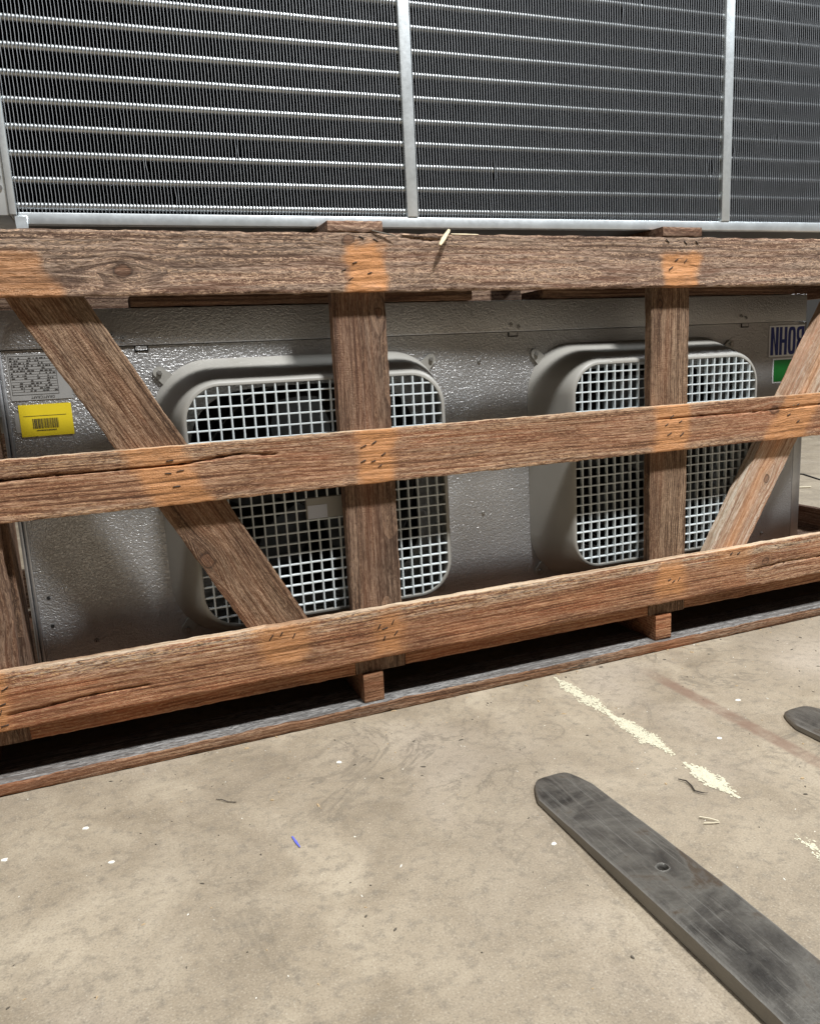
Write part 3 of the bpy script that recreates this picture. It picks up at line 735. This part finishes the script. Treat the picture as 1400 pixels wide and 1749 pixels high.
for z in (.05, .065, .085): 
    cpart('rivet', cyl('rivet', (-.018, -.001, z), (-.018, -.003, z), .0035, None, 10), M['screw'])
FP = .00508; TZ = [.0275+.0355*k for k in range(17)]
fz = [0.0176]
z = .0176
rngf = random.Random(3)
def fins(s0, s1, seed):
    vs = []; fs = []; n = int((s1-s0)/FP); rg = random.Random(seed)
    zs = [.0176+.0118*k for k in range(52)]; zs = [q for q in zs if q < CH+.02]
    for i in range(n):
        x = s0+(i+.5)*FP; ph = rg.uniform(0, 6); lean = rg.uniform(-.0004, .0004)
        bend = 0; 
        if rg.random() < .05: bend = rg.uniform(-.0022, .0022)
        zb = rg.uniform(.02, .5)
        if abs(s1-x-.024) < .011 and seed == 2: bend = rg.uniform(-.003, .003); zb = .118+rg.uniform(-.012, .012)
        if abs(x-s0-.32) < .006 and seed == 1: bend = rg.uniform(-.0025, .0025); zb = .112
        base = len(vs)
        for q in zs:
            dx = .00022*math.sin(q*177+ph*.15)+lean*nz(q*20, i*.7, seed)+bend*math.exp(-((q-zb)/.012)**2)
            j = .0003*nz(q*60, i*2.3, seed)
            for (a, y) in ((-.00026+dx, j), (.00026+dx, j), (.00022+dx*.3, .09), (-.00022+dx*.3, .09)):
                vs.append((x+a, y, q))
        m = len(zs)
        for k in range(m-1):
            a = base+4*k; b = a+4
            fs += [(a, a+1, b+1, b), (a+1, a+2, b+2, b+1), (a+3, a, b, b+3)]
    me = bpy.data.meshes.new('fin_pack'); me.from_pydata(vs, [], fs); me.update()
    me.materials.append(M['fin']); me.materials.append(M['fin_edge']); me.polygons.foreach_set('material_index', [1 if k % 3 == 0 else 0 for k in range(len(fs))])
    return me
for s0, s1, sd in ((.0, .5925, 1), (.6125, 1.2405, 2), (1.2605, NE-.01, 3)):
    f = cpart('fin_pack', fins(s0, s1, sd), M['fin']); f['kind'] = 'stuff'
for zt in TZ:
    cpart('tube', cyl('tube', (-.002, .0088, zt), (NE, .0088, zt), .0056, None, 14), M['tube'])
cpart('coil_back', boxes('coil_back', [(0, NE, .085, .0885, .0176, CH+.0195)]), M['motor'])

# ------------------------------------------------------------------ forklift forks lying on the floor
def fork(x0, seed, label):
    Wf = .0885; xc = x0+Wf/2; tip = -.318; end = -1.32; T = .021
    def outline(y):      # half widths left/right of the centre near the tip
        d = tip-y
        if d < .05:
            k = d/.05; l = Wf/2*(.28+.72*k**.55) if k > 0 else Wf/2*.28; r = Wf/2*(.62+.38*k**.7) if k > 0 else Wf/2*.55
            return l, r
        return Wf/2, Wf/2
    ysl = [tip]+[tip-.003*(i+1) for i in range(40)]+[tip-.12-.006*(i+1) for i in range(60)]
    ysl = sorted(set(ysl+[-.556-.0015*i for i in range(15)]), reverse=True)
    y = ysl[-1]
    while y > end: y -= .03; ysl.append(y)
    nx = 44; prof = []
    vs = []; fs = []
    for y in ysl:
        l, r = outline(y); th = T*min(1, .42+.58*(tip-y)/.3)
        row = []
        for i in range(nx+1):
            s = i/nx; x = xc-l+(l+r)*s
            e = min(s, 1-s)*(l+r)
            z = th-.0028*math.exp(-e/.0022)-.003*math.exp(-(tip-y)/.006)
            z += .0006*nz(x*55, y*40, seed)+.0005*nz(x*14, y*11, seed+3)
            hd = math.hypot(x-(x0+.0455), y+.566)
            if hd < .0085: z -= .013*(1-sstep(.004, .0068, hd))-.0006*sstep(.005, .0068, hd)
            row.append((x, y, max(z, .003)))
        row = [(row[0][0]-.0003, y, .0012)]+row+[(row[-1][0]+.0003, y, .0012)]
        vs += row
    m = nx+3
    for j in range(len(ysl)-1):
        for i in range(m-1): fs.append((j*m+i, j*m+i+1, (j+1)*m+i+1, (j+1)*m+i))
        fs.append((j*m+m-1, j*m, (j+1)*m, (j+1)*m+m-1))
    fs += [tuple(range(m)), tuple(range((len(ysl)-1)*m, len(ysl)*m))]
    o = link('forklift_fork', mesh('forklift_fork', vs, fs, 45), M['fork'])
    return tag(o, label, 'forklift fork', 'pair of forks on the floor')
fork(.1325, 2.1, 'worn steel fork blade on the floor beside the cream dashes, pitted hole showing')
fork(.6045, 6.7, 'worn steel fork blade tip at the right edge, beyond the faded red line')

# ------------------------------------------------------------------ small loose things
def sliver(name, p0, p1, w, th, mat, seed=0):
    p0 = Vector(p0); p1 = Vector(p1); d = p1-p0; u = d.normalized(); n = Vector((0, -.9, .43)); v = n.cross(u).normalized(); n = u.cross(v)
    vs = []; fs = []; N_ = 9
    for i in range(N_):
        t_ = i/(N_-1); ww = w*(.35+.65*math.sin(math.pi*(.12+.8*t_)))*(1+.35*nz(t_*5, seed)); c = p0+d*t_+v*w*.2*nz(t_*4, seed+2)
        for (a, b) in ((-ww, 0), (ww, 0), (ww*.8, th), (-ww*.7, th)): vs.append(c+v*a+n*b)
    for i in range(N_-1):
        for k in range(4): fs.append((4*i+k, 4*i+(k+1) % 4, 4*i+4+(k+1) % 4, 4*i+4+k))
    fs += [(0, 1, 2, 3), tuple(4*(N_-1)+k for k in range(4))]
    return link(name, mesh(name, vs, fs, 40), mat)
tag(sliver('wood_splinter', (.2005, -.004, .8155), (.176, -.019, .789), .0038, .0022, M['splinter'], 3), 'pale wood splinter sticking out over the edge of the top board', 'splinter')
tag(sliver('wood_splinter', (.206, .0004, .8101), (.256, .0002, .8096), .0012, .0008, M['splinter'], 8), 'long thin pale splinter lifted along the upper edge of the top board', 'splinter')
tag(sliver('wood_splinter', (.068, -.001, .8135), (.105, -.006, .805), .0012, .001, M['grit'], 9), 'short dark splinter beside the cupped end-grain board', 'splinter')
tag(sliver('plastic_sliver', (-.1935, -.290, .0008), (-.1898, -.317, .0008), .0016, .0007, M['blue'], 1), 'bright blue plastic sliver on the bare concrete', 'plastic scrap')
tag(link('bent_twig', tube('bent_twig', [(.3415, -.402, .002), (.347, -.412, .003), (.346, -.424, .002), (.341, -.436, .002), (.346, -.446, .003), (.352, -.448, .002)], [.0007, .0011, .0011, .001, .0009, .0006]), M['twig']), 'thin dark bent twig beside the densest cream dash', 'twig')
tag(link('straw', tube('straw', [(.303, -.487, .002), (.311, -.497, .003), (.318, -.505, .002)], .001, 5), M['straw']), 'short pale straw on the floor right of the fork blade', 'straw')
tag(link('straw', tube('straw', [(.2985, -.5, .002), (.306, -.504, .0025), (.3175, -.5075, .002)], .0008, 5), M['straw']), 'thinner straw lying crossed beneath the short pale one', 'straw')
tag(link('thread', tube('thread', [(-.273, -.152, .001), (-.266, -.158, .002), (-.258, -.167, .001), (-.248, -.173, .001)], .0006, 5), M['twig']), 'short dark thread on the concrete below the skid', 'thread')
tag(link('straw', tube('straw', [(2.28, 1.24, .004), (2.4, 1.18, .005)], .0035, 5), M['straw']), 'pale straw on the far floor beyond the cabinet', 'straw')
def flake(x, y, r, seed):
    n = 9; vs = [(x+r*(1+.5*nz(k*1.7, seed))*math.cos(2*math.pi*k/n)*1.25, y+r*(1+.5*nz(k*2.1, seed+4))*math.sin(2*math.pi*k/n), -.0002) for k in range(n)]
    vs += [(a*.9+x*.1, b*.9+y*.1, .0006) for a, b, c in vs]
    return vs, [tuple(range(n)), tuple(range(n, 2*n))]+[(k, (k+1) % n, n+(k+1) % n, n+k) for k in range(n)]
FL = ((.481, -.333, .0036, 'largest white fleck between the red line and the cream dashes'), (-.082, -.13, .0034, 'round white fleck on the floor below the stringer end'), (.105, -.451, .003, 'small white fleck left of the fork blade'),
      (-.448, -.143, .0035, 'white fleck near the left edge of the floor'), (-.416, -.24, .0034, 'white fleck low on the left of the floor'), (-.545, -.172, .0036, 'pale fleck at the far left edge of the floor'),
      (.607, -.243, .004, 'pinkish white fleck between the red line and the far fork'))
for i, (x, y, r, lb) in enumerate(FL):
    v, f = flake(x, y, r, i*3.3); tag(link('paint_fleck', mesh('paint_fleck', v, f), M['chalk']), lb, 'fleck', 'white flecks on the floor')
rng = random.Random(21)
for nm, mt, cnt, r0, r1, lb in (('floor_dust', 'chalk', 150, .0004, .0012, 'scattered tiny white specks on the concrete'), ('floor_grit', 'grit', 240, .0006, .0019, 'scattered dark grit on the concrete'), ('wood_crumbs', 'tan_chip', 130, .0007, .0024, 'tiny tan wood crumbs on the concrete')):
    V_ = []; F_ = []
    for i in range(cnt):
        x = rng.uniform(-.6, 1.3); y = -rng.random()**(2.2 if nm == 'wood_crumbs' else 1.25)*.85
        if (.128 < x < .226 or .6 < x < .7) and y < -.31: continue
        r = r0+(r1-r0)*rng.random()**3
        n0 = len(V_); asp = rng.uniform(1, 3.2); an = rng.uniform(0, 3.14); ca, sa = math.cos(an), math.sin(an)
        for zz, kk in ((-.0003, 1), (r*.5, .7)):
            for k in range(5):
                a = 2*math.pi*k/5; px = r*asp*kk*math.cos(a)*rng.uniform(.7, 1.2); py = r*kk*math.sin(a)*rng.uniform(.7, 1.2)
                V_.append((x+px*ca-py*sa, y+px*sa+py*ca, zz))
        F_ += [tuple(n0+5+k for k in range(5))]+[(n0+k, n0+(k+1) % 5, n0+5+(k+1) % 5, n0+5+k) for k in range(5)]
    tag(link(nm, mesh(nm, V_, F_), M[mt]), lb, 'debris', None, 'stuff')
